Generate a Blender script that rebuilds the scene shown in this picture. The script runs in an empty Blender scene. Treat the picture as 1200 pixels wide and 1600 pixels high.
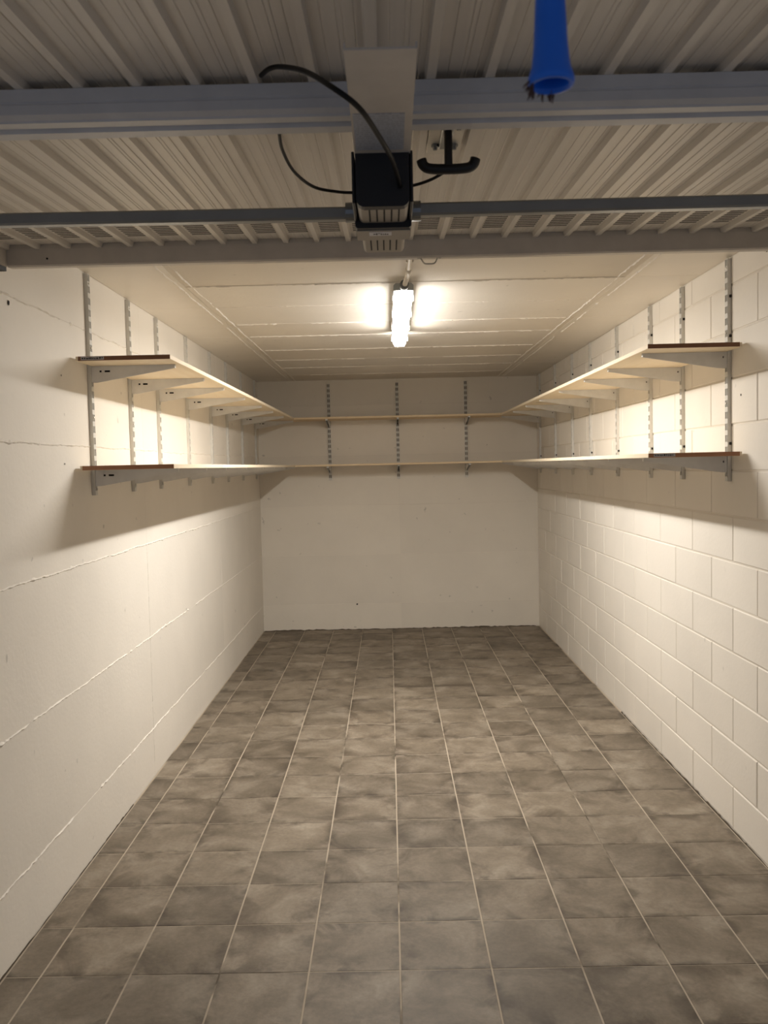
import bpy, math, random
from mathutils import Matrix, Vector
random.seed(7)
S = bpy.context.scene
COL = S.collection
rnd = random.uniform

# ------------------------------------------------------------------ camera
H_CAM = 1.653
cam_d = bpy.data.cameras.new('camera')
cam = bpy.data.objects.new('camera', cam_d); COL.objects.link(cam)
tilt, yaw, roll = 0.0534632, -0.0066059, -0.022231
fw = Vector((math.sin(yaw)*math.cos(tilt), math.cos(yaw)*math.cos(tilt), -math.sin(tilt)))
rt0 = Vector((math.cos(yaw), -math.sin(yaw), 0)); up0 = rt0.cross(fw)
c_, s_ = math.cos(roll), math.sin(roll)
rt, up = c_*rt0 + s_*up0, -s_*rt0 + c_*up0
cam.matrix_world = Matrix(((rt.x, up.x, -fw.x, 0), (rt.y, up.y, -fw.y, 0), (rt.z, up.z, -fw.z, H_CAM), (0, 0, 0, 1)))
cam_d.sensor_fit = 'VERTICAL'; cam_d.sensor_height = 36; cam_d.lens = 1340/1600*36
cam_d.clip_start = 0.02
cam_d.dof.use_dof = True; cam_d.dof.focus_distance = 5.0; cam_d.dof.aperture_fstop = 10
S.camera = cam

# ------------------------------------------------------------------ world, exposure
w = bpy.data.worlds.new('world'); S.world = w; w.use_nodes = True
bg = w.node_tree.nodes['Background']
bg.inputs[0].default_value = (0.56, 0.64, 0.82, 1); bg.inputs[1].default_value = 0.27
S.view_settings.view_transform = 'Standard'; S.view_settings.look = 'None'
S.view_settings.exposure = 0.0; S.view_settings.gamma = 1.0
S.view_settings.use_curve_mapping = False
LAMP = 198.0

# ------------------------------------------------------------------ materials
class NT:
    def __init__(s, name):
        s.m = bpy.data.materials.new(name); s.m.use_nodes = True
        s.t = s.m.node_tree; s.b = s.t.nodes['Principled BSDF']
    def n(s, typ, ins=None, **kw):
        nd = s.t.nodes.new(typ)
        for k, v in kw.items(): setattr(nd, k, v)
        for k, v in (ins or {}).items():
            if isinstance(v, bpy.types.NodeSocket): s.t.links.new(v, nd.inputs[k])
            else: nd.inputs[k].default_value = v
        return nd
    def set(s, **kw):
        for k, v in kw.items():
            k = k.replace('_', ' ')
            if isinstance(v, bpy.types.NodeSocket): s.t.links.new(v, s.b.inputs[k])
            else: s.b.inputs[k].default_value = v
    def noise(s, scale, detail=4, rough=.55, vec=None, dist=0):
        ins = {'Scale': scale, 'Detail': detail, 'Roughness': rough, 'Distortion': dist}
        if vec is not None: ins['Vector'] = vec
        return s.n('ShaderNodeTexNoise', ins).outputs['Fac']
    def ramp(s, fac, stops):
        r = s.n('ShaderNodeValToRGB', {'Fac': fac}); e = r.color_ramp.elements
        while len(e) < len(stops): e.new(.5)
        for el, (p, c) in zip(e, stops):
            el.position = p; el.color = (*c, 1) if len(c) == 3 else c
        return r.outputs['Color']
    def mix(s, fac, a, b, mode='MIX'):
        nd = s.n('ShaderNodeMix', data_type='RGBA', blend_type=mode)
        for i, v in ((0, fac), (6, a), (7, b)):
            if isinstance(v, bpy.types.NodeSocket): s.t.links.new(v, nd.inputs[i])
            else: nd.inputs[i].default_value = v if i == 0 else (*v, 1)
        return nd.outputs[2]
    def math(s, op, a, b=0.5, c=None, clamp=False):
        nd = s.n('ShaderNodeMath', {0: a, 1: b}, operation=op, use_clamp=clamp)
        if c is not None: nd.inputs[2].default_value = c
        return nd.outputs[0]
    def bump(s, h, strength=.2, dist=.002):
        s.set(Normal=s.n('ShaderNodeBump', {'Height': h, 'Strength': strength, 'Distance': dist}).outputs[0])
    def geo(s): return s.n('ShaderNodeNewGeometry').outputs['Position']
    def obj(s): return s.n('ShaderNodeTexCoord').outputs['Object']
    def rand(s): return s.n('ShaderNodeObjectInfo').outputs['Random']
    def vmul(s, v, k):
        return s.n('ShaderNodeVectorMath', {0: v, 1: k}, operation='MULTIPLY').outputs[0]
    def vadd(s, v, k):
        return s.n('ShaderNodeVectorMath', {0: v, 1: k}, operation='ADD').outputs[0]

def plain(name, col, rough=.5, metal=0, spec=.5):
    m = NT(name); p = m.geo()
    f = m.noise(14, 3, vec=p)
    c = m.mix(1.0, m.ramp(f, [(.3, [x*.93 for x in col]), (.7, [min(1, x*1.05) for x in col])]), (1, 1, 1), 'MULTIPLY')
    m.set(Base_Color=c, Roughness=rough, Metallic=metal)
    m.b.inputs['Specular IOR Level'].default_value = spec
    return m.m

def paint(name, col, rough=.6, bumpk=.25, specks=.5):
    m = NT(name); p = m.geo()
    big = m.noise(1.3, 5, vec=p); fine = m.noise(55, 4, vec=p); pit = m.noise(16, 2, .5, vec=p)
    c = m.ramp(big, [(.3, [x*.94 for x in col]), (.7, [min(1, x*1.03) for x in col])])
    sp = m.ramp(pit, [(.22, (specks,)*3), (.27, (0, 0, 0))])
    c = m.mix(sp, c, [x*.45 for x in col])
    rv = m.math('MULTIPLY_ADD', m.rand(), .05, .955)
    c = m.mix(1.0, c, m.n('ShaderNodeCombineColor', {0: rv, 1: rv, 2: rv}).outputs[0], 'MULTIPLY')
    m.set(Base_Color=c, Roughness=rough)
    m.b.inputs['Specular IOR Level'].default_value = .3
    h = m.math('ADD', fine, m.math('MULTIPLY', m.noise(9, 3, vec=p), 1.5))
    m.bump(h, bumpk, .003)
    return m.m

CREAM = (.87, .812, .725)
M = {}
M['wall'] = paint('cream_wall_paint', CREAM)
M['block'] = paint('cream_block_paint', (.87, .812, .725), .55, .2, .25)
M['ceil'] = paint('cream_ceiling_paint', (.87, .812, .725), .38, .3, .4)
M['back'] = paint('cream_back_wall_paint', (.87, .805, .705), .6, .2, .5)
M['joint'] = paint('painted_joint', (.80, .735, .64), .6, .2, .3)
M['rail_grey'] = plain('grey_painted_steel', (.70, .68, .63), .45)
M['bracket'] = plain('light_grey_steel', (.76, .75, .73), .42)
M['white_steel'] = plain('off_white_lacquered_steel', (.60, .545, .475), .42)
M['beam_steel'] = plain('cool_grey_lacquered_steel', (.62, .61, .61), .42)
M['galv'] = plain('galvanised_steel', (.30, .31, .31), .32, .85)
M['zinc'] = plain('zinc_plate', (.66, .62, .54), .3, .35)
M['black'] = plain('black_plastic', (.010, .010, .012), .45)
M['black_rubber'] = plain('black_cable_rubber', (.006, .0055, .0055), .5, 0, .25)
M['beige_plastic'] = plain('beige_plastic', (.38, .33, .265), .45)
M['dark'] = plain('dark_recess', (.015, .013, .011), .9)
M['track_shade'] = plain('painted_track_shade', (.22, .19, .15), .8)  # dark tone painted as the shade behind the track slots
M['soil'] = plain('soiled_joint', (.12, .092, .064), .9)
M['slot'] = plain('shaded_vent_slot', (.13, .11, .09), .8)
M['blue'] = plain('blue_plastic', (.008, .165, .80), .42)
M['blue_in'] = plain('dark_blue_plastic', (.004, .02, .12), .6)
M['rope'] = plain('brown_frayed_rope', (.11, .06, .045), .9)
M['pvc'] = plain('white_pvc', (.76, .70, .60), .4)
M['gland'] = plain('grey_gland', (.18, .19, .18), .5)
M['lampgrey'] = plain('lamp_grey_housing', (.42, .43, .41), .5)
M['clear'] = plain('white_clip_plastic', (.85, .85, .84), .3)

def mk_panel():
    m = NT('ribbed_sheet_lacquer'); o = m.obj()
    st = m.noise(1.0, 5, .6, vec=m.vadd(m.vmul(o, (90, 1.2, 1)), m.n('ShaderNodeCombineXYZ', {0: m.math('MULTIPLY', m.rand(), 90)}).outputs[0]))
    c = m.ramp(st, [(.3, (.69, .635, .56)), (.7, (.75, .69, .605))])
    m.set(Base_Color=c, Roughness=.36)
    m.bump(st, .10, .001)
    return m.m
M['panel'] = mk_panel()

def mk_wood(name, a, b, axis):
    m = NT(name); o = m.geo()
    k = (22, 1.1, 22) if axis == 'Y' else (1.1, 22, 22)
    r = m.n('ShaderNodeCombineXYZ', {0: m.math('MULTIPLY', m.rand(), 40), 1: m.math('MULTIPLY', m.rand(), 13)}).outputs[0]
    v = m.vadd(m.vmul(o, k), r)
    g = m.noise(1.0, 6, .6, vec=v, dist=.4)
    kn = m.noise(5.5, 1, .4, vec=m.vadd(o, r))
    c = m.ramp(g, [(.25, b), (.75, a)])
    c = m.mix(m.ramp(kn, [(.19, (1, 1, 1)), (.235, (0, 0, 0))]), c, [x*.35 for x in b])
    m.set(Base_Color=c, Roughness=.55); m.bump(g, .1, .001)
    return m.m
M['woodY'] = mk_wood('pale_spruce_lengthwise', (.87, .76, .58), (.79, .65, .46), 'Y')
M['woodX'] = mk_wood('pale_spruce_crosswise', (.82, .66, .44), (.72, .54, .33), 'X')
M['endY'] = mk_wood('brown_end_grain', (.40, .19, .09), (.30, .13, .058), 'X')
M['endD'] = mk_wood('dark_brown_end_grain', (.22, .095, .044), (.16, .065, .03), 'X')

def mk_tile():
    m = NT('mottled_taupe_tile'); o = m.obj(); r = m.rand()
    off = m.n('ShaderNodeCombineXYZ', {0: m.math('MULTIPLY', r, 137), 1: m.math('MULTIPLY', r, 71), 2: m.math('MULTIPLY', r, 33)}).outputs[0]
    v = m.vadd(o, off)
    cl = m.noise(4.5, 5, .6, vec=v, dist=.5)
    base = m.ramp(cl, [(.28, (.145, .116, .082)), (.5, (.228, .186, .138)), (.72, (.335, .285, .222))])
    # worn dark clouds that gather at the tile edges, darkest right along some of them
    sx = m.n('ShaderNodeSeparateXYZ', {0: o})
    e0 = m.math('MAXIMUM', m.math('ABSOLUTE', sx.outputs[0]), m.math('ABSOLUTE', sx.outputs[1]))
    def edge(a, b): return m.n('ShaderNodeMapRange', {0: e0, 1: a, 2: b, 3: 0.0, 4: 1.0}, interpolation_type='SMOOTHSTEP').outputs[0]
    d = m.ramp(m.noise(3.6, 5, .62, vec=m.vadd(v, (9, 4, 2)), dist=.9), [(.49, (0, 0, 0)), (.62, (1, 1, 1))])
    d2 = m.ramp(m.noise(6.0, 3, .6, vec=m.vadd(v, (3, 8, 5)), dist=.4), [(.50, (0, 0, 0)), (.60, (1, 1, 1))])
    k = m.math('MULTIPLY', m.math('MULTIPLY', edge(.02, .14), d), .72)
    c = m.mix(k, base, (.085, .064, .044))
    c = m.mix(m.math('MULTIPLY', m.math('MULTIPLY', edge(.115, .148), d2), .62), c, (.062, .046, .032))
    fine = m.noise(60, 4, .65, vec=v)
    c = m.mix(1.0, c, m.ramp(fine, [(.3, (.86, .86, .86)), (.7, (1.08, 1.08, 1.08))]), 'MULTIPLY')
    rv = m.math('MULTIPLY_ADD', m.math('FRACT', m.math('MULTIPLY', r, 17.3)), .32, .80)
    c = m.mix(1.0, c, m.n('ShaderNodeCombineColor', {0: rv, 1: rv, 2: rv}).outputs[0], 'MULTIPLY')
    m.set(Base_Color=c, Roughness=.55); m.b.inputs['Specular IOR Level'].default_value = .35
    m.bump(m.math('ADD', fine, cl), .3, .002)
    return m.m
M['tile'] = mk_tile()
def mk_grout():
    m = NT('cement_grout'); p = m.geo()
    n1 = m.noise(1.7, 4, .6, vec=p)
    m.set(Base_Color=m.ramp(n1, [(.36, (.10, .08, .055)), (.46, (.44, .37, .285)), (.8, (.54, .465, .37))]), Roughness=.85)
    return m.m
M['grout'] = mk_grout()
def mk_label():
    m = NT('silver_label_print'); o = m.obj()
    v = m.vmul(o, (260, 1, 1))
    sep = m.n('ShaderNodeSeparateXYZ', {0: o})
    row = m.math('FRACT', m.math('MULTIPLY', sep.outputs[1], 130))
    rowm = m.math('GREATER_THAN', row, .5)
    rid = m.math('FLOOR', m.math('MULTIPLY', sep.outputs[1], 130))
    tx = m.n('ShaderNodeCombineXYZ', {0: m.math('MULTIPLY', sep.outputs[0], 240), 1: m.math('MULTIPLY', rid, 7.3)}).outputs[0]
    let = m.math('GREATER_THAN', m.noise(1.0, 1, .5, vec=tx), .47)
    k = m.math('MULTIPLY', m.math('MULTIPLY', rowm, let), .28)
    m.set(Base_Color=m.mix(k, (.46, .48, .53), (.10, .10, .12)), Roughness=.4, Metallic=.15)
    return m.m
M['label'] = mk_label()
M['tag'] = plain('white_tag', (.72, .70, .70), .5)
M['sticker'] = plain('grey_sticker', (.42, .40, .40), .4)
def mk_emit(name, k):
    m = NT(name)
    m.set(Base_Color=(.9, .9, .88, 1), Emission_Color=(1.0, .965, .91, 1), Emission_Strength=LAMP*k)
    return m.m
M['glow'] = mk_emit('lamp_diffuser_glow', 1); M['glow_side'] = mk_emit('lamp_diffuser_side_glow', .24); M['glow_end'] = mk_emit('lamp_diffuser_end_glow', .04); M['glow_far'] = mk_emit('lamp_diffuser_far_end_glow', .6)

# ------------------------------------------------------------------ mesh helpers
class MB:
    def __init__(s): s.v = []; s.f = []
    def add(s, vs, fs):
        o = len(s.v); s.v += [tuple(p) for p in vs]; s.f += [tuple(i+o for i in f) for f in fs]; return s
    def box(s, x0, x1, y0, y1, z0, z1):
        return s.add([(x, y, z) for z in (z0, z1) for y in (y0, y1) for x in (x0, x1)],
                     [(0, 2, 3, 1), (4, 5, 7, 6), (0, 1, 5, 4), (2, 6, 7, 3), (0, 4, 6, 2), (1, 3, 7, 5)])
    def bbox(s, x0, x1, y0, y1, z0, z1, b):
        """box with every edge chamfered"""
        vs = []; P = [(x0, x1), (y0, y1), (z0, z1)]
        pts = {}
        for i in (0, 1):
            for j in (0, 1):
                for k in (0, 1):
                    c = [P[0][i], P[1][j], P[2][k]]; sg = [1-2*i, 1-2*j, 1-2*k]
                    for ax in range(3):   # point lying on the face perpendicular to ax
                        q = [c[a] + (0 if a == ax else sg[a]*b) for a in range(3)]
                        pts[(i, j, k, ax)] = len(vs); vs.append(q)
        fs = []
        for ax in range(3):
            o = [a for a in range(3) if a != ax]
            for e in (0, 1):
                def g(u, t):
                    idx = [0, 0, 0]; idx[ax] = e; idx[o[0]] = u; idx[o[1]] = t
                    return pts[(*idx, ax)]
                fs.append((g(0, 0), g(1, 0), g(1, 1), g(0, 1)))
        for ax in range(3):               # edges along ax
            o = [a for a in range(3) if a != ax]
            for u in (0, 1):
                for t in (0, 1):
                    def g(e, face):
                        idx = [0, 0, 0]; idx[ax] = e; idx[o[0]] = u; idx[o[1]] = t
                        return pts[(*idx, face)]
                    fs.append((g(0, o[0]), g(1, o[0]), g(1, o[1]), g(0, o[1])))
        for i in (0, 1):
            for j in (0, 1):
                for k in (0, 1): fs.append(tuple(pts[(i, j, k, a)] for a in range(3)))
        return s.add(vs, fs)
    def prism(s, poly, a0, a1, axis):
        """extrude polygon (list of 2-D points) along axis"""
        n = len(poly)
        def P(u, v, a): return {'X': (a, u, v), 'Y': (u, a, v), 'Z': (u, v, a)}[axis]
        vs = [P(u, v, a0) for u, v in poly] + [P(u, v, a1) for u, v in poly]
        fs = [(i, (i+1) % n, n+(i+1) % n, n+i) for i in range(n)] + [tuple(range(n)), tuple(range(2*n-1, n-1, -1))]
        return s.add(vs, fs)
    def tube(s, pts, r, n=10, caps=True):
        pts = [Vector(p) for p in pts]; rs = r if isinstance(r, (list, tuple)) else [r]*len(pts)
        o = len(s.v); ref = None
        for i, p in enumerate(pts):
            d = (pts[min(i+1, len(pts)-1)] - pts[max(i-1, 0)]).normalized()
            if ref is None: ref = Vector((0, 0, 1)) if abs(d.z) < .9 else Vector((1, 0, 0))
            u = (ref - d*ref.dot(d)).normalized(); w_ = d.cross(u); ref = u
            for k in range(n):
                a = 2*math.pi*k/n; s.v.append(tuple(p + rs[i]*(math.cos(a)*u + math.sin(a)*w_)))
        for i in range(len(pts)-1):
            for k in range(n):
                s.f.append((o+i*n+k, o+i*n+(k+1) % n, o+(i+1)*n+(k+1) % n, o+(i+1)*n+k))
        if caps:
            s.f.append(tuple(o+k for k in range(n))); s.f.append(tuple(o+(len(pts)-1)*n+k for k in range(n-1, -1, -1)))
        return s
    def mesh(s, name, mat, smooth=False):
        me = bpy.data.meshes.new(name); me.from_pydata(s.v, [], s.f); me.update()
        import bmesh
        b = bmesh.new(); b.from_mesh(me); bmesh.ops.recalc_face_normals(b, faces=b.faces); b.to_mesh(me); b.free()
        me.materials.append(mat)
        if smooth:
            for p in me.polygons: p.use_smooth = True
        return me
    def build(s, name, mat, parent=None, smooth=False):
        return put(name, s.mesh(name, mat, smooth), parent)

def put(name, me, parent=None, mw=None):
    o = bpy.data.objects.new(name, me); COL.objects.link(o)
    if parent is not None: o.parent = parent
    if mw is not None: o.matrix_local = mw
    return o
def tag(o, label, cat, group=None):
    o['label'] = label; o['category'] = cat
    if group: o['group'] = group
    return o
def empty(name, loc=(0, 0, 0), label=None, cat=None, group=None, rot=(0, 0, 0)):
    o = bpy.data.objects.new(name, None); COL.objects.link(o); o.location = loc; o.rotation_euler = rot
    o.empty_display_size = .1
    if label: tag(o, label, cat, group)
    return o
def struct(o): o['kind'] = 'structure'; return o
def spline(pts, n=8):
    P = [Vector(p) for p in pts]; P = [2*P[0]-P[1]] + P + [2*P[-1]-P[-2]]; out = []
    for i in range(1, len(P)-2):
        a, b, c, d = P[i-1:i+3]
        for k in range(n):
            t = k/n
            out.append(.5*((2*b) + (c-a)*t + (2*a-5*b+4*c-d)*t*t + (3*b-a-3*c+d)*t**3))
    out.append(P[-2]); return out

XL, XR, D, HC = -1.3045, 1.4955, 8.643, 2.523
YF = 0.9                                # where the garage begins

# ------------------------------------------------------------------ setting
def face_mesh(cache, w_, h_, t, b, mat, name):
    key = (round(w_, 3), round(h_, 3), mat.name)
    if key not in cache:                # front face chamfered, back plain; local +Z faces into the room
        x, y = w_/2, h_/2
        vs = [(-x, -y, -t), (x, -y, -t), (x, y, -t), (-x, y, -t), (-x, -y, -b), (x, -y, -b), (x, y, -b), (-x, y, -b),
              (-x+b, -y+b, 0), (x-b, -y+b, 0), (x-b, y-b, 0), (-x+b, y-b, 0)]
        fs = [(8, 9, 10, 11)] + [(4+i, 4+(i+1) % 4, 8+(i+1) % 4, 8+i) for i in range(4)] + [(i, (i+1) % 4, 4+(i+1) % 4, 4+i) for i in range(4)] + [(3, 2, 1, 0)]
        cache[key] = MB().add(vs, fs).mesh(name, mat)
    return cache[key]
def frame(x, y, z, o):
    return Matrix(((x[0], y[0], z[0], o[0]), (x[1], y[1], z[1], o[1]), (x[2], y[2], z[2], o[2]), (0, 0, 0, 1)))
AX = {'floor': ((1, 0, 0), (0, 1, 0), (0, 0, 1)), 'ceil': ((1, 0, 0), (0, -1, 0), (0, 0, -1)),
      'left': ((0, 1, 0), (0, 0, 1), (1, 0, 0)), 'right': ((0, -1, 0), (0, 0, 1), (-1, 0, 0)), 'back': ((1, 0, 0), (0, 0, 1), (0, -1, 0))}
CA = {}
def piece(parent, side, name, centre, w_, h_, mat, t=.02, b=.004):
    return put(name, face_mesh(CA, w_, h_, t, b, mat, name), parent, frame(*AX[side], centre))

# floor: grout bed and one object per tile
floor = struct(MB().box(XL-.2, XR+.2, -2.0, D+.15, -.12, -.0012).build('floor', M['grout']))
xs = [XL+.004, -1.183, -.886, -.592, -.298, .002, .302, .598, .886, 1.170, XR-.004]
ys = [1.53 + .3*i for i in range(24)] + [D-.004]
for i in range(len(xs)-1):
    for j in range(len(ys)-1):
        w_, h_ = xs[i+1]-xs[i]-.0055, ys[j+1]-ys[j]-.0035
        if w_ < .02 or h_ < .02: continue
        o = piece(floor, 'floor', 'tile', ((xs[i]+xs[i+1])/2, (ys[j]+ys[j+1])/2, rnd(-.0005, .0005)), w_, h_, M['tile'], .011, .0012)
# right wall: painted block masonry, 50 x 20 cm running bond
wr = struct(MB().box(XR+.0035, XR+.2, YF, D+.15, -.05, HC+.1).build('wall_right', M['joint']))
G = .0045
for k in range(13):
    z0, z1 = .2*k, min(.2*k+.2, HC)
    z0 = max(z0, .006)
    off = 2.24 if k % 2 == 0 else 2.49
    ys_ = [2.24] + [y for y in [off+.5*i for i in range(14)] if 2.3 < y < D-.03] + [D]
    for a, b in zip(ys_, ys_[1:]):
        piece(wr, 'right', 'block', (XR+rnd(-.0012, .0012), (a+b)/2, (z0+z1)/2), b-a-.0055, z1-z0-G, M['block'], .03, .0042)
piece(wr, 'right', 'panel', (XR, (YF+2.24)/2, HC/2), 2.24-YF-G, HC-.01, M['block'], .03)
# left wall: cast panels 2 m x 0.5 m with raised cement seams
wl = struct(MB().box(XL-.2, XL-.0012, YF, D+.15, -.05, HC+.1).build('wall_left', M['joint']))
zL = [.006, .262, .762, 1.264, 1.766, 2.270, HC]
yL = [YF, 2.57, 4.57, 6.57, D]
for a, b in zip(zL, zL[1:]):
    for c, d in zip(yL, yL[1:]):
        piece(wl, 'left', 'panel', (XL+rnd(-.0001, .0001), (c+d)/2, (a+b)/2), d-c-.0006, b-a-.0015, M['wall'], .03, .0006)
def ridge(parent, side, y0, y1, z, mat, hmax=.0035, half=.004, gap=.25, blob=.4):
    """irregular raised seam of cement running along the wall, with small lumps"""
    mb = MB(); y = y0; run = True; prev = None; nb = y0+rnd(.1, .4); wob = 0
    while y < y1:
        wob = .85*wob + rnd(-.0018, .0018)
        if random.random() < (.05 if run else .16): run = random.random() > gap
        lump = abs(y-nb) < .014
        if y > nb+.02: nb += blob*rnd(.5, 2.2)
        hh = rnd(.3, 1)*hmax if run else .0002
        ww = half*rnd(.5, 1.1) if run else .0008
        if lump: hh, ww = hmax*rnd(.5, 1.3), rnd(.006, .012)
        if side == 'left': ring = [(XL-.001, y, z+wob-ww), (XL+hh, y, z+wob+rnd(-.001, .001)), (XL-.001, y, z+wob+ww)]
        elif side == 'back': ring = [(y, D+.001, z+wob-ww), (y, D-hh, z+wob), (y, D+.001, z+wob+ww)]
        elif side == 'ceilX': ring = [(y, z+wob-ww, HC+.001), (y, z+wob, HC-hh), (y, z+wob+ww, HC+.001)]
        else: ring = [(z+wob-ww, y, HC+.001), (z+wob, y, HC-hh), (z+wob+ww, y, HC+.001)]
        i0 = len(mb.v); mb.v += ring
        if prev is not None:
            mb.f += [(prev, i0, i0+1, prev+1), (prev+1, i0+1, i0+2, prev+2)]
        prev = i0; y += rnd(.008, .022)
    o = mb.build('seam_ridge', mat, parent); return o
for z in zL[1:-1]: ridge(wl, 'left', 1.6, D, z, M['wall'], .0055, .006, .18)
for z0, z1, yj in ((.02, 1.2, 4.57), (.55, 1.0, 6.57)):     # faint upright seams
    mb = MB(); z = z0
    while z < z1:
        hh = rnd(.0003, .002); mb.add([(XL-.001, yj-.003, z), (XL+hh, yj, z), (XL-.001, yj+.003, z), (XL-.001, yj-.003, z+.03), (XL+hh, yj, z+.03), (XL-.001, yj+.003, z+.03)],
                                      [(0, 1, 4, 3), (1, 2, 5, 4)]); z += .03
    mb.build('seam_ridge', M['wall'], wl)
# back wall: the same panels, smoother
wb = struct(MB().box(XL-.2, XR+.2, D+.0012, D+.2, -.05, HC+.1).build('wall_back', M['joint']))
for a, b in zip(zL, zL[1:]):
    for c, d in ((XL, .1), (.1, XR)):
        piece(wb, 'back', 'panel', ((c+d)/2, D+rnd(-.0004, .0004), (a+b)/2), d-c-.001, b-a-.001, M['back'], .03, .0008)
for z in zL[1:4]: ridge(wb, 'back', XL+.1, XR-.1, z, M['back'], .002, .003, .7, .5)
# ceiling: three strips of cast slabs
ceil = struct(MB().box(XL-.2, XR+.2, YF, D+.2, HC+.0015, HC+.2).build('ceiling', M['joint']))
yC = [YF, 1.6, 2.3, 3.0, 3.58, 4.12, 4.65, 5.22, 5.70, 6.37, 6.95, 7.5, 8.1, D]
xa, xb = -.945, 1.14
for a, b in zip(yC, yC[1:]):
    piece(ceil, 'ceil', 'slab', ((xa+xb)/2, (a+b)/2, HC+rnd(-.0022, .0022)), xb-xa-.002, b-a-.003, M['ceil'], .03, .0018)
for x0, x1 in ((XL, xa), (xb, XR)):
    ye = yC[0:4:3] + yC[4::2] if x0 < 0 else yC[0:3:2] + yC[3::2]
    if ye[-1] != D: ye.append(D)
    for a, b in zip(ye, ye[1:]):
        piece(ceil, 'ceil', 'slab', ((x0+x1)/2, (a+b)/2, HC+rnd(-.0008, .0008)), x1-x0-.002, b-a-.002, M['ceil'], .03, .0015)
for x, gp in ((xa-.03, .25), (xa+.03, .2), (xb-.035, .2), (xb+.03, .25)):
    ridge(ceil, 'ceilY', 1.2, D, x, M['ceil'], .006, .006, gp, .9)
for y in yC[5:-1]: ridge(ceil, 'ceilX', xa+.05, xb-.05, y, M['ceil'], .006, .005, .45, 1.3)
# drill holes left in the walls
def disc(parent, side, c, r):
    mb = MB(); X, Y, Z = [Vector(a) for a in AX[side]]; c = Vector(c)
    n = 9; R = [r*rnd(.75, 1.2) for _ in range(n)]
    ring = [c + (X*math.cos(2*math.pi*i/n) + Y*math.sin(2*math.pi*i/n))*R[i] + Z*.0012 for i in range(n)]
    inn = [c + (X*math.cos(2*math.pi*i/n) + Y*math.sin(2*math.pi*i/n))*R[i]*.5 + Z*.0022 for i in range(n)]
    mb.add(ring+inn, [(i, (i+1) % n, n+(i+1) % n, n+i) for i in range(n)] + [tuple(range(n, 2*n))])
    mb.build('plugged_hole', M['dark'], parent)
disc(wl, 'left', (XL+.001, 2.995, 2.245), .009); disc(wl, 'left', (XL+.001, 3.45, 2.045), .004)
disc(wr, 'right', (XR-.001, 3.405, 2.462), .009); disc(wr, 'right', (XR-.001, 3.65, 1.92), .005)
disc(wl, 'left', (XL+.001, 3.45, 1.69), .004); disc(wb, 'back', (-.35, D-.001, .26), .009)

def foot(parent, side, a, b, h):
    """dark open joint, uneven along its upper edge, where the wall meets the tiles"""
    mb = MB(); y = a; prev = None
    while y < b:
        t = h*rnd(.25, 1.25)*(.4+.6*abs(math.sin(y*1.9)))
        if side == 'left': q = [(XL+.0008, y, -.001), (XL+.0008, y, t)]
        elif side == 'right': q = [(XR-.0016, y, -.001), (XR-.0016, y, t)]
        else: q = [(y, D-.0012, -.001), (y, D-.0012, t)]
        i0 = len(mb.v); mb.v += q
        if prev is not None: mb.f.append((prev, i0, i0+1, prev+1))
        prev = i0; y += rnd(.015, .05)
    mb.build('foot_joint', M['soil'], parent)
foot(wl, 'left', 1.6, 4.2, .009); foot(wr, 'right', 1.6, 5.6, .012); foot(wb, 'back', XL+.01, XR-.01, .011)

# ------------------------------------------------------------------ ceiling lamp
LX, LY0, LY1 = .087, 4.02, 5.62
lamp = empty('ceiling_lamp', (LX, (LY0+LY1)/2, HC), 'long white batten lamp glowing on the ceiling above the shelves', 'lamp')
def lpart(mb, name, mat, smooth=False): return mb.build(name, mat, lamp, smooth)
L = (LY1-LY0)/2
lpart(MB().prism([(-.036, -.026), (.036, -.026), (.047, -.036), (.047, -.060), (-.047, -.060), (-.047, -.036)], -L, L, 'Y'), 'housing', M['lampgrey'])
mb = MB(); prof = [(-.043, -.0605), (-.041, -.082), (-.030, -.100), (.030, -.100), (.041, -.082), (.043, -.0605)]
n = len(prof); rings = []
for y, k in ((-L, .86), (-L+.03, 1), (-L+.20, 1), (L-.16, 1), (L-.03, 1), (L, .80)):
    rings.append([(u*k, y, -.0605 + (v+.0605)*k) for u, v in prof])
vs = [p for r in rings for p in r]
fs = [(i*n+k, i*n+(k+1) % n, (i+1)*n+(k+1) % n, (i+1)*n+k) for i in range(5) for k in range(n)] + [tuple(range(n)), tuple(range(6*n-1, 5*n-1, -1))]
df = lpart(mb.add(vs, fs), 'diffuser', M['glow'])
df.data.materials.append(M['glow_side']); df.data.materials.append(M['glow_end']); df.data.materials.append(M['glow_far'])
for p in df.data.polygons: p.material_index = 3 if p.normal.y > .5 else 2 if abs(p.center.y) > L-.25 and p.normal.z > -.9 else 0 if p.normal.z < -.9 else 1
fix = MB().prism([(-.020, 0), (.020, 0), (.020, -.003), (.028, -.026), (-.028, -.026), (-.020, -.003)], -.02, .02, 'Y').mesh('mounting_clip', M['zinc'])
for y in (-.5, .5): put('mounting_clip', fix, lamp, Matrix.Translation((0, y, 0)))
clip = MB().bbox(-.0035, .0035, -.014, .014, -.084, -.036, .002).mesh('clip', M['clear'])
for y in (-.66, -.22, .22, .66):
    for sx in (-1, 1):
        put('clip', clip, lamp, Matrix.Translation((sx*.0495, y, 0)))
con = empty('conduit_pipe', (.107, 3.3, HC), 'thin white plastic conduit running along the ceiling to the lamp', 'conduit')
MB().tube([(0, -1.4, -.012), (0, .60, -.012)], .0105, 12).build('pipe', M['pvc'], con, True)
MB().tube([(0, .50, -.012), (0, .60, -.012)], .0135, 12).build('coupling', M['pvc'], con, True)
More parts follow.
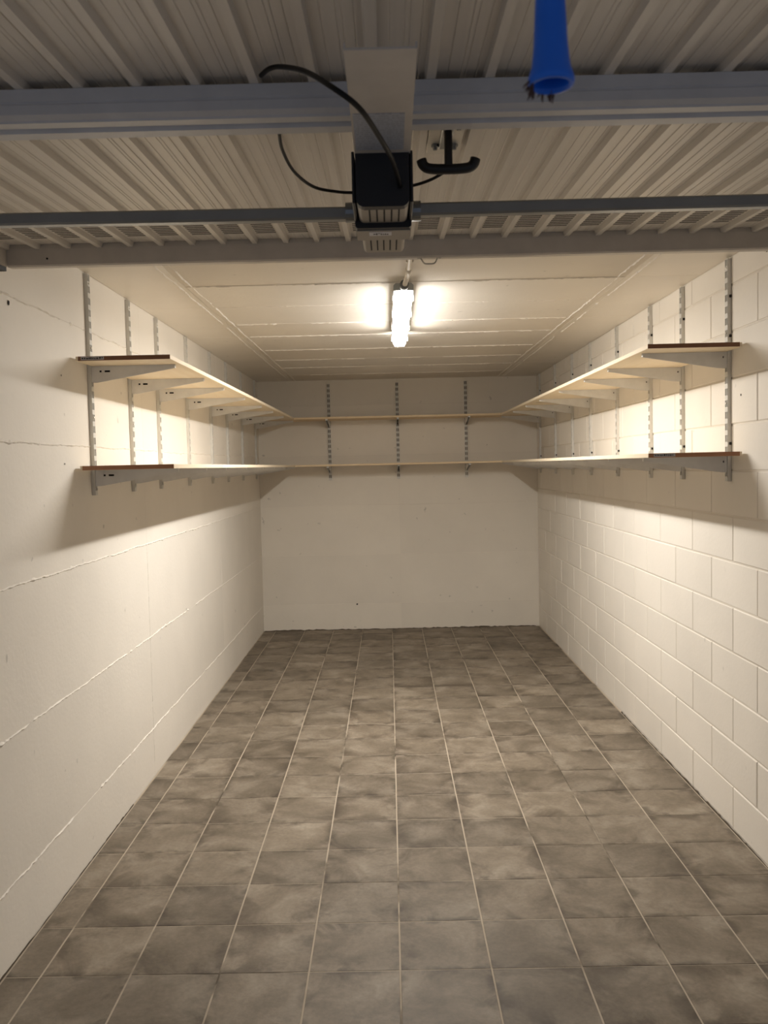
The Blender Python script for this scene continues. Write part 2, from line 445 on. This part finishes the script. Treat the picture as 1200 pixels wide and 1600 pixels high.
MB().tube(spline([(0, .595, -.013), (-.004, .63, -.018), (-.012, .66, -.036), (-.018, .70, -.046)]), .0115, 12).build('elbow', M['pvc'], con, True)
MB().tube([(-.016, .675, -.040), (-.019, .722, -.047)], [.021, .019], 14).build('cable_gland', M['gland'], con, True)
clp = MB().prism([(-.016, 0), (-.016, -.020), (-.0108, -.020), (-.0108, -.001), (.0108, -.001), (.0108, -.020), (.016, -.020), (.016, 0)], -.008, .008, 'Y').mesh('pipe_clip', M['pvc'])
for y in (-.9, -.2, .35): put('pipe_clip', clp, con, Matrix.Translation((0, y, 0)))

# ------------------------------------------------------------------ shelving
ORD = ['first', 'second', 'third', 'fourth', 'fifth', 'sixth', 'seventh', 'eighth']
TY = [3.77, 4.355, 4.88, 5.585, 6.32, 6.945, 7.65, 8.42]
ZU, ZLO = 2.116, 1.663                 # underside of the upper and lower boards
def track_mesh():
    """slotted U upright: local z up from 0, +X away from the wall, open to the wall"""
    h, hw, dp, t = .962, .0145, .016, .0015
    mb = MB()
    mb.box(0, dp, -hw, -hw+t, 0, h).box(0, dp, hw-t, hw, 0, h)
    x0, x1 = dp-t, dp
    for a, b in ((-hw+t, -.0120), (-.0028, .0028), (.0120, hw-t)): mb.box(x0, x1, a, b, 0, h)
    z = 0; p = .0505
    while z < h:
        e = min(z+.021, h)
        for a, b in ((-.0120, -.0028), (.0028, .0120)): mb.box(x0, x1, a, b, z, e)
        z += p
    return mb.mesh('upright', M['rail_grey'])
TM = track_mesh()
SHD = MB().box(.0004, .0012, -.0128, .0128, .001, .961).mesh('slot_shade', M['track_shade'])  # added dark strip, stands in for shade inside the upright
SCR = MB().tube([(.0158, 0, 0), (.0185, 0, 0), (.0195, 0, 0)], [.0042, .0042, .002], 8).mesh('screw', M['zinc'])
TAB = MB().bbox(0, .009, -.003, .003, -.006, .006, .001).mesh('fixing_plug', M['dark'])
def track(x, y, z, rz, label):
    t = empty('shelf_upright', (x, y, z), label, 'shelf upright', 'slotted wall uprights', (0, 0, rz))
    put('upright', TM, t); put('slot_shade', SHD, t)
    for zz in (.0365, .340, .643, .9205): put('screw', SCR, t, Matrix.Translation((0, 0, zz)))
    for zz in ((.165, .63, .80) if rz == math.pi else ()): put('fixing_plug', TAB, t, Matrix.Translation((0, -.0172 if rz == 0 else .0172, zz)))
    return t
def bracket_mesh():
    """pressed steel arm: U section, open below; +X away from the wall, top at z = 0"""
    Ln, h0, h1, t, hw = .365, .070, .013, .0016, .010
    mb = MB()
    def zb(x): return -h0 + (h0-h1)*max(0, x-.02)/(Ln-.02)
    def plate(y0, y1, cols, holes):
        for i in range(len(cols)-1):
            a, b = cols[i], cols[i+1]
            rows = [(0, None)] if i not in holes else [(0, -.019), (-.027, None)]
            for zt, zl in rows:
                za, zb_ = (zb(a), zb(b)) if zl is None else (zl, zl)
                mb.add([(a, y0, za), (b, y0, zb_), (b, y0, zt), (a, y0, zt), (a, y1, za), (b, y1, zb_), (b, y1, zt), (a, y1, zt)],
                       [(0, 1, 2, 3), (7, 6, 5, 4), (0, 4, 5, 1), (3, 2, 6, 7), (0, 3, 7, 4), (1, 5, 6, 2)])
    plate(-hw, -hw+t, [.0, .036, .045, .058, .082, Ln-.012, Ln], {1, 3})
    plate(hw-t, hw, [.0, .012, .019, Ln-.012, Ln], {1})
    mb.box(0, Ln, -hw+t, hw-t, -t, 0)
    mb.box(Ln-t, Ln, -hw+t, hw-t, -h1, -t)
    return mb.mesh('arm', M['bracket'])
BM = bracket_mesh()
INS = MB().box(.012, .086, -.0015, .0015, -.048, -.010).mesh('hole_shade', M['dark'])  # added dark plate, paints shade behind the holes of the arm
def bracket(x, y, z, rz, label, group):
    b = empty('shelf_bracket', (x, y, z), label, 'shelf bracket', group, (0, 0, rz))
    put('arm', BM, b); put('hole_shade', INS, b)
TZ = 1.553
for side, x, rz in (('left', XL+.0008, 0), ('right', XR-.0008, math.pi)):
    for i, y in enumerate(TY):
        where = f'{ORD[i]} from the front' if i < 7 else 'the one nearest the back corner'
        track(x, y, TZ, rz, f'grey slotted shelf upright on the {side} wall, {where}')
        sx = 1 if side == 'left' else -1
        for lev, z in (('upper', ZU), ('lower', ZLO)):
            bracket(x+sx*.0162, y, z-.0004, rz, f'grey tapered bracket under the {lev} {side} shelf, {where}', f'brackets under the {lev} {side} shelf')
for i, x in enumerate((-.588, .098, .783)):
    nm = ('left', 'middle', 'right')[i]
    track(x, D-.0008, 1.523, -math.pi/2, f'slotted shelf upright on the back wall, the {nm} one of three')
    for lev, z in (('upper', ZU), ('lower', ZLO)):
        bracket(x, D-.017, z-.0004, -math.pi/2, f'grey bracket under the {lev} back shelf, the {nm} one of three', f'brackets under the {lev} back shelf')

def board(x0, x1, y0, y1, z, mat, label, group, cat='shelf board'):
    o = empty('shelf_board', ((x0+x1)/2, y0, z), label, cat, group)
    cx = (x0+x1)/2
    MB().bbox(x0-cx, x1-cx, 0, y1-y0, 0, .018, .0009).build('plank', mat, o)
    return o
XLa, XLb = XL+.0175, -.895
XRa, XRb = 1.087, XR-.0175
YE = 8.232
gr = 'pale wooden boards of the shelves'
for lev, z, ysplit in (('upper', ZU, 6.0), ('lower', ZLO, 4.62)):
    for side, x0, x1, yf in (('left', XLa, XLb, 3.575), ('right', XRa, XRb, 3.60)):
        a = board(x0, x1, yf, ysplit-.0006, z, M['woodY'], f'pale wooden {lev} {side} shelf board at the front, with a brown end', gr)
        board(x0, x1, ysplit+.0006, YE, z, M['woodY'], f'pale wooden {lev} {side} shelf board behind the front one, reaching the back corner', gr)
        cx = (x0+x1)/2
        s0, s1 = (x0-cx+.010, x1-cx) if side == 'left' else (x0-cx, x1-cx-.010)
        e = MB().box(s0, s1, -.0012, -.0001, 0, .018).build('end_edge', M['endD' if lev == 'upper' else 'endY'], a)
        e['label'] = 'dark brown front end' if lev == 'upper' else 'brown front end'
        if (lev, side) in (('upper', 'left'), ('lower', 'right')):
            u0, u1 = (s0+.012, s0+.108) if side == 'left' else (s0+.022, s0+.112)
            st = MB().box(u0, u1, -.0018, -.0012, .003, .0165)
            o = st.build('sticker', M['sticker'], a); o['label'] = 'grey printed sticker'
            pr = MB(); u = u0+.004
            while u < u1-.008:
                wd = rnd(.003, .009); pr.box(u, u+wd, -.0021, -.0018, rnd(.006, .008), rnd(.011, .0145)); u += wd+rnd(.0015, .004)
            pr.build('print', M['dark'], o)['kind'] = 'stuff'
    board(XLa, XRb, YE+.001, D-.0182, z, M['woodX'], f'pale wooden {lev} shelf board across the back wall', gr)

# ------------------------------------------------------------------ overhead door (open, lying under the ceiling)
PITCH = math.atan(.053)
YD, ZD = 1.49, H_CAM+.667
door = empty('garage_door', (0, YD, ZD), 'open up-and-over steel garage door with ribbed sheet, overhead in front', 'garage door', rot=(PITCH, 0, 0))
V0, V1 = -1.25, 1.302                  # extent of the sheet along the door
DX0, DX1 = -1.215, 1.385
def stave_mesh():
    hw = .0482; pts = [(-hw, 0)]
    for g in (-.021, .002, .010, .028):
        pts += [(g-.0016, 0), (g, .0014), (g+.0016, 0)]
    pts += [(hw, 0)]
    poly = pts + [(hw, .010), (-hw, .010)]
    return MB().prism(poly, V0, V1, 'Y').mesh('stave', M['panel'])
def rib_mesh():
    return MB().prism([(-.0125, .010), (-.0105, -.001), (-.0075, -.0138), (.0075, -.0138), (.0105, -.001), (.0125, .010)], V0, V1+.004, 'Y').mesh('rib', M['panel'])
SM, RM = stave_mesh(), rib_mesh()
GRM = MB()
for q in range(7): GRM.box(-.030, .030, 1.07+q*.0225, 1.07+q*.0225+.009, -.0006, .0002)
LOU = MB()
for q in range(7):
    y = 1.0795+q*.0225
    LOU.prism([(y, .0002), (y+.012, .0002), (y+.001, -.0014)], -.031, .031, 'X')
GRM, LOU = GRM.mesh('vent_slots', M['slot']), LOU.mesh('louvres', M['panel'])
k0 = -8
for k in range(k0, 19):
    x = -.414 + .1*k
    if DX0-.005 < x < DX1+.005: put('rib', RM, door, Matrix.Translation((x, 0, 0)))
    xm = x+.05
    if xm-.05 > DX0-.03 and xm+.05 < DX1+.03:
        s = put('stave', SM, door, Matrix.Translation((xm, 0, 0)))
        for nm, me in (('vent_slots', GRM), ('louvres', LOU)): put(nm, me, s)['kind'] = 'stuff'
# folded cross beam
MB().prism([(.0, -.0142), (.0, -.034), (.0022, -.0355), (.0022, -.0385), (0, -.040), (.0, -.056), (.012, -.062), (.014, -.0655), (.040, -.0655), (.044, -.060), (.052, -.060),
            (.056, -.0690), (.088, -.0690), (.092, -.064), (.092, -.0142)], DX0+.002, DX1-.002, 'X').build('cross_beam', M['beam_steel'], door)
rail = MB().prism([(1.306, -.0142), (1.306, -.064), (1.312, -.0685), (1.345, -.0685), (1.350, -.064), (1.350, .012), (1.309, .012)], DX0-.001, DX1+.05, 'X').build('bottom_rail', M['white_steel'], door)
MB().tube([(-1.085, 1.3035, -.045), (-1.085, 1.3062, -.045)], .0032, 8).build('hole', M['dark'], rail)
MB().tube(spline([(.108, 1.325, -.0685), (.118, 1.325, -.069), (.127, 1.325, -.082), (.135, 1.325, -.086), (.158, 1.325, -.086), (.166, 1.325, -.082), (.173, 1.325, -.069), (.184, 1.325, -.0685)], 4), .0026, 8).build('catch_loop', M['zinc'], rail, True)
for x0, x1 in ((DX0-.06, DX0-.001), (DX1+.001, DX1+.06)):
    st = MB().box(x0, x1, V0, 1.306, -.0685, .012).build('side_stile', M['white_steel'], door)
    MB().box(x0+.004, x1-.003, V0, 1.306, -.082, -.0687).build('rubber_strip', M['black_rubber'], st)
# lock with black T handle
xh = .131
lock = MB().prism([(xh-.034, -.0185), (xh+.034, -.0185), (xh+.034, -.0165), (xh+.0355, -.0140), (xh-.0355, -.0140), (xh-.034, -.0165)], .19, .40, 'Y').build('lock_plate', M['zinc'], door)
MB().bbox(xh-.012, xh+.012, .20, .345, -.026, -.0186, .002).build('lock_case', M['galv'], lock)
bolt = MB().tube([(0, 0, -.0186), (0, 0, -.024), (0, 0, -.0245), (0, 0, -.030)], [.008, .008, .005, .004], 6).mesh('bolt', M['galv'])
for dx, dv in ((-.020, .335), (.020, .335), (.020, .215)): put('bolt', bolt, lock, Matrix.Translation((xh+dx, dv, 0)))
hd = MB().bbox(xh-.0075, xh+.0075, .222, .244, -.094, -.020, .003).build('handle', M['black'], door)
hd['label'] = 'black T-shaped handle'
gp = spline([(-.0535, 0, .013), (-.049, 0, .002), (-.036, 0, -.0045), (0, 0, -.006), (.036, 0, -.0045), (.049, 0, .002), (.0535, 0, .013)], 4)
MB().tube([(xh+p.x, .233, -.091+p.z) for p in gp], .0102, 12).build('crossbar', M['black'], hd, True)

# ------------------------------------------------------------------ door opener on the cross beam
mot = empty('door_opener', (0, 1.48, 2.094), 'electric door opener with black case and beige slotted cover under the door beam', 'door opener')
ZO = lambda z: z-2.094
def Y(v): return v-1.48
pl = MB().prism([(-.046, ZO(2.190)), (-.046, ZO(2.181)), (.048, ZO(2.181)), (.048, ZO(2.190)), (.0455, ZO(2.190)), (.0455, ZO(2.184)), (-.0435, ZO(2.184)), (-.0435, ZO(2.190))], Y(1.118), Y(1.52), 'Y').build('cover_plate', M['white_steel'], mot)
MB().box(-.020, .022, Y(1.50), Y(1.56), ZO(2.184), ZO(2.2535)).build('mounting_bracket', M['galv'], mot)
lab = MB().box(-.043, .036, Y(1.315), Y(1.462), ZO(2.1802), ZO(2.1809)).build('printed_label', M['label'], mot)
lab['label'] = 'silver label with fine illegible print'
def rrect(hw, z0, z1, r=.010, n=4):
    out = []
    for cx, cz, a0 in ((-hw+r, z0+r, math.pi), (hw-r, z0+r, 1.5*math.pi)):
        for i in range(n+1):
            a = a0 + i/n*math.pi/2; out.append((cx+r*math.cos(a), cz+r*math.sin(a)))
    return out + [(hw, z1), (-hw, z1)]
MB().prism(rrect(.0455, ZO(2.092), ZO(2.1838), .014), Y(1.478), Y(1.497), 'Y').build('front_case', M['black'], mot)
for sx in (-1, 1):
    MB().bbox(sx*.0495-.0025, sx*.0495+.0025, Y(1.482), Y(1.60), ZO(2.10), ZO(2.186), .0012).build('case_flange', M['black'], mot)
# beige body: rounded, tapering a little, slightly rising to the far end
mb = MB(); A = rrect(.0445, ZO(2.094), ZO(2.25), .010); B = rrect(.0425, ZO(2.105), ZO(2.25), .010); C = rrect(.038, ZO(2.113), ZO(2.245), .010)
n = len(A); vs = [(u, Y(1.497), v) for u, v in A] + [(u, Y(1.842), v) for u, v in B] + [(u, Y(1.858), v) for u, v in C]
mb.add(vs, [(i+j*n, (i+1) % n+j*n, n+(i+1) % n+j*n, n+i+j*n) for j in (0, 1) for i in range(n)] + [tuple(range(n)), tuple(range(3*n-1, 2*n-1, -1))])
body = mb.build('cover', M['beige_plastic'], mot)
def zund(y): return ZO(2.094 + (2.105-2.094)*(y-1.497)/(1.842-1.497))
for y0, y1 in ((1.503, 1.585), (1.69, 1.822)):
    for q in range(5):
        x = (q-2)*.0128 + (.000 if y0 > 1.6 else .002)
        MB().add([(x-.0014, Y(y0), zund(y0)-.0004), (x+.0014, Y(y0), zund(y0)-.0004), (x+.0014, Y(y1), zund(y1)-.0004), (x-.0014, Y(y1), zund(y1)-.0004),
                  (x-.0014, Y(y0), zund(y0)+.001), (x+.0014, Y(y0), zund(y0)+.001), (x+.0014, Y(y1), zund(y1)+.001), (x-.0014, Y(y1), zund(y1)+.001)],
                 [(0, 1, 2, 3), (7, 6, 5, 4), (0, 4, 5, 1), (1, 5, 6, 2), (2, 6, 7, 3), (3, 7, 4, 0)]).build('slot', M['dark'], body)
band = MB().prism(rrect(.0515, ZO(2.0875), ZO(2.20), .006), Y(1.592), Y(1.672), 'Y').build('band', M['black'], mot)
MB().prism([(-.050, ZO(2.0860)), (.050, ZO(2.0860)), (.050, ZO(2.0874)), (-.050, ZO(2.0874))], Y(1.606), Y(1.671), 'Y').build('band_cover', M['beige_plastic'], mot)
tg = MB().box(-.0265, .0150, Y(1.614), Y(1.637), ZO(2.0853), ZO(2.0859)).build('name_tag', M['tag'], mot)
tg['label'] = 'small white tag with illegible dark lettering'
pr = MB(); x = -.019
for wd, s0, s1 in ((.004, .4, .62), (.0025, .25, .72), (.004, .3, .42), (.0022, .35, .75), (.003, .45, .7), (.003, .4, .72), (.0025, .42, .74)):
    pr.box(x, x+wd, Y(1.614+.023*s0), Y(1.614+.023*s1), ZO(2.0850), ZO(2.0853)); x += wd+.0011
pr.build('lettering', M['dark'], tg)['kind'] = 'stuff'
# square drive shafts to both sides
ts = empty('torsion_bar', (0, 1.66, 2.136), 'grey square steel bar crossing under the door on both sides of the opener', 'bar')
def shaft(x0, x1, z0, z1, name='shaft'):
    h = .0118; vs = []
    for x, z in ((x0, z0), (x1, z1)):
        for y_, z_ in ((-h, -h*.7), (-h*.7, -h), (h*.7, -h), (h, -h*.7), (h, h*.7), (h*.7, h), (-h*.7, h), (-h, h*.7)): vs.append((x, y_, z+z_))
    return MB().add(vs, [(i, (i+1) % 8, 8+(i+1) % 8, 8+i) for i in range(8)] + [tuple(range(8)), tuple(range(15, 7, -1))]).build(name, M['galv'], ts)
shaft(-1.19, -.0530, .003, -.003); shaft(.0530, 1.36, .001, .003)
col = MB().tube([(-.009, 0, 0), (.009, 0, 0)], .0185, 16).mesh('collar', M['galv'])
for x in (-.0622, .0622): put('collar', col, ts, Matrix.Translation((x, 0, 0)))

# ------------------------------------------------------------------ cables
c1 = empty('control_cable', (-.198, 1.46, 2.305), 'black cable arching from the cross beam down into the opener case', 'cable')
pts = [(-.198, 1.46, 2.305), (-.18, 1.43, 2.302), (-.156, 1.40, 2.291), (-.1115, 1.319, 2.246), (-.065, 1.209, 2.174), (-.031, 1.232, 2.156), (-.006, 1.313, 2.150), (.016, 1.41, 2.146), (.030, 1.473, 2.123)]
MB().tube([p-Vector(pts[0]) for p in spline(pts)], .0041, 10).build('sheath', M['black_rubber'], c1, True)
c2 = empty('power_cable', (-.194, 1.66, 2.291), 'thin black cable looping behind the opener close to the ribbed sheet', 'cable')
pts = [(-.190, 1.588, 2.302), (-.194, 1.66, 2.291), (-.197, 1.74, 2.284), (-.183, 1.82, 2.269), (-.15, 1.90, 2.263), (-.103, 1.93, 2.261), (-.064, 1.94, 2.261), (.003, 1.94, 2.262), (.067, 1.93, 2.27), (.105, 1.92, 2.278), (.137, 1.92, 2.294)]
MB().tube([p-Vector((-.194, 1.66, 2.291)) for p in spline(pts)], .0034, 10).build('sheath', M['black_rubber'], c2, True)
MB().tube([p-Vector((-.194, 1.66, 2.291)) for p in spline([pts[-1], (.145, 1.92, 2.303), (.150, 1.921, 2.318)])], .0012, 6).build('bare_wire', M['zinc'], c2, True)

# ------------------------------------------------------------------ blue pull handle on a rope
hx, hy = .1455, .75
ph = empty('pull_handle', (hx, hy, 1.976), 'bright blue flared plastic pull handle hanging on a rope near the camera', 'pull handle', rot=(0, 0, 0))
mb = MB(); prof = [(.0165, .0125), (.0192, .0045), (.0200, .0005), (.0190, -.0025), (.0160, -.0028), (.0150, .002), (.0138, .03)]
outer = [(.0060, .150), (.0100, .146), (.0112, .120), (.0125, .070), (.0145, .030)] + prof
n = 28; vs = [(r*math.cos(2*math.pi*k/n), r*math.sin(2*math.pi*k/n), z) for r, z in outer for k in range(n)]
mb.add(vs, [(i*n+k, i*n+(k+1) % n, (i+1)*n+(k+1) % n, (i+1)*n+k) for i in range(len(outer)-1) for k in range(n)] + [tuple(range(n))])
mb.build('grip', M['blue'], ph, True)
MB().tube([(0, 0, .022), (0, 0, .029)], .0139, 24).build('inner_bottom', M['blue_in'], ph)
mb = MB()
for q in range(26):
    a = rnd(1.2, 3.5); r = rnd(.0150, .0195)
    p0 = Vector((r*math.cos(a), r*math.sin(a), .000)); p1 = p0*1.12 + Vector((rnd(-.003, .003), rnd(-.003, .003), 0)); p1.z = rnd(-.011, -.004)
    mb.tube([p0, (p0+p1)/2 + Vector((rnd(-.001, .001), 0, 0)), p1], [.0009, .0009, .0004], 4)
fr = mb.build('frayed_end', M['rope'], ph); fr['kind'] = 'stuff'
MB().tube([(0, 0, .145), (.002, 0, .22), (.003, 0, .3035)], .003, 8).build('rope', M['rope'], ph, True)
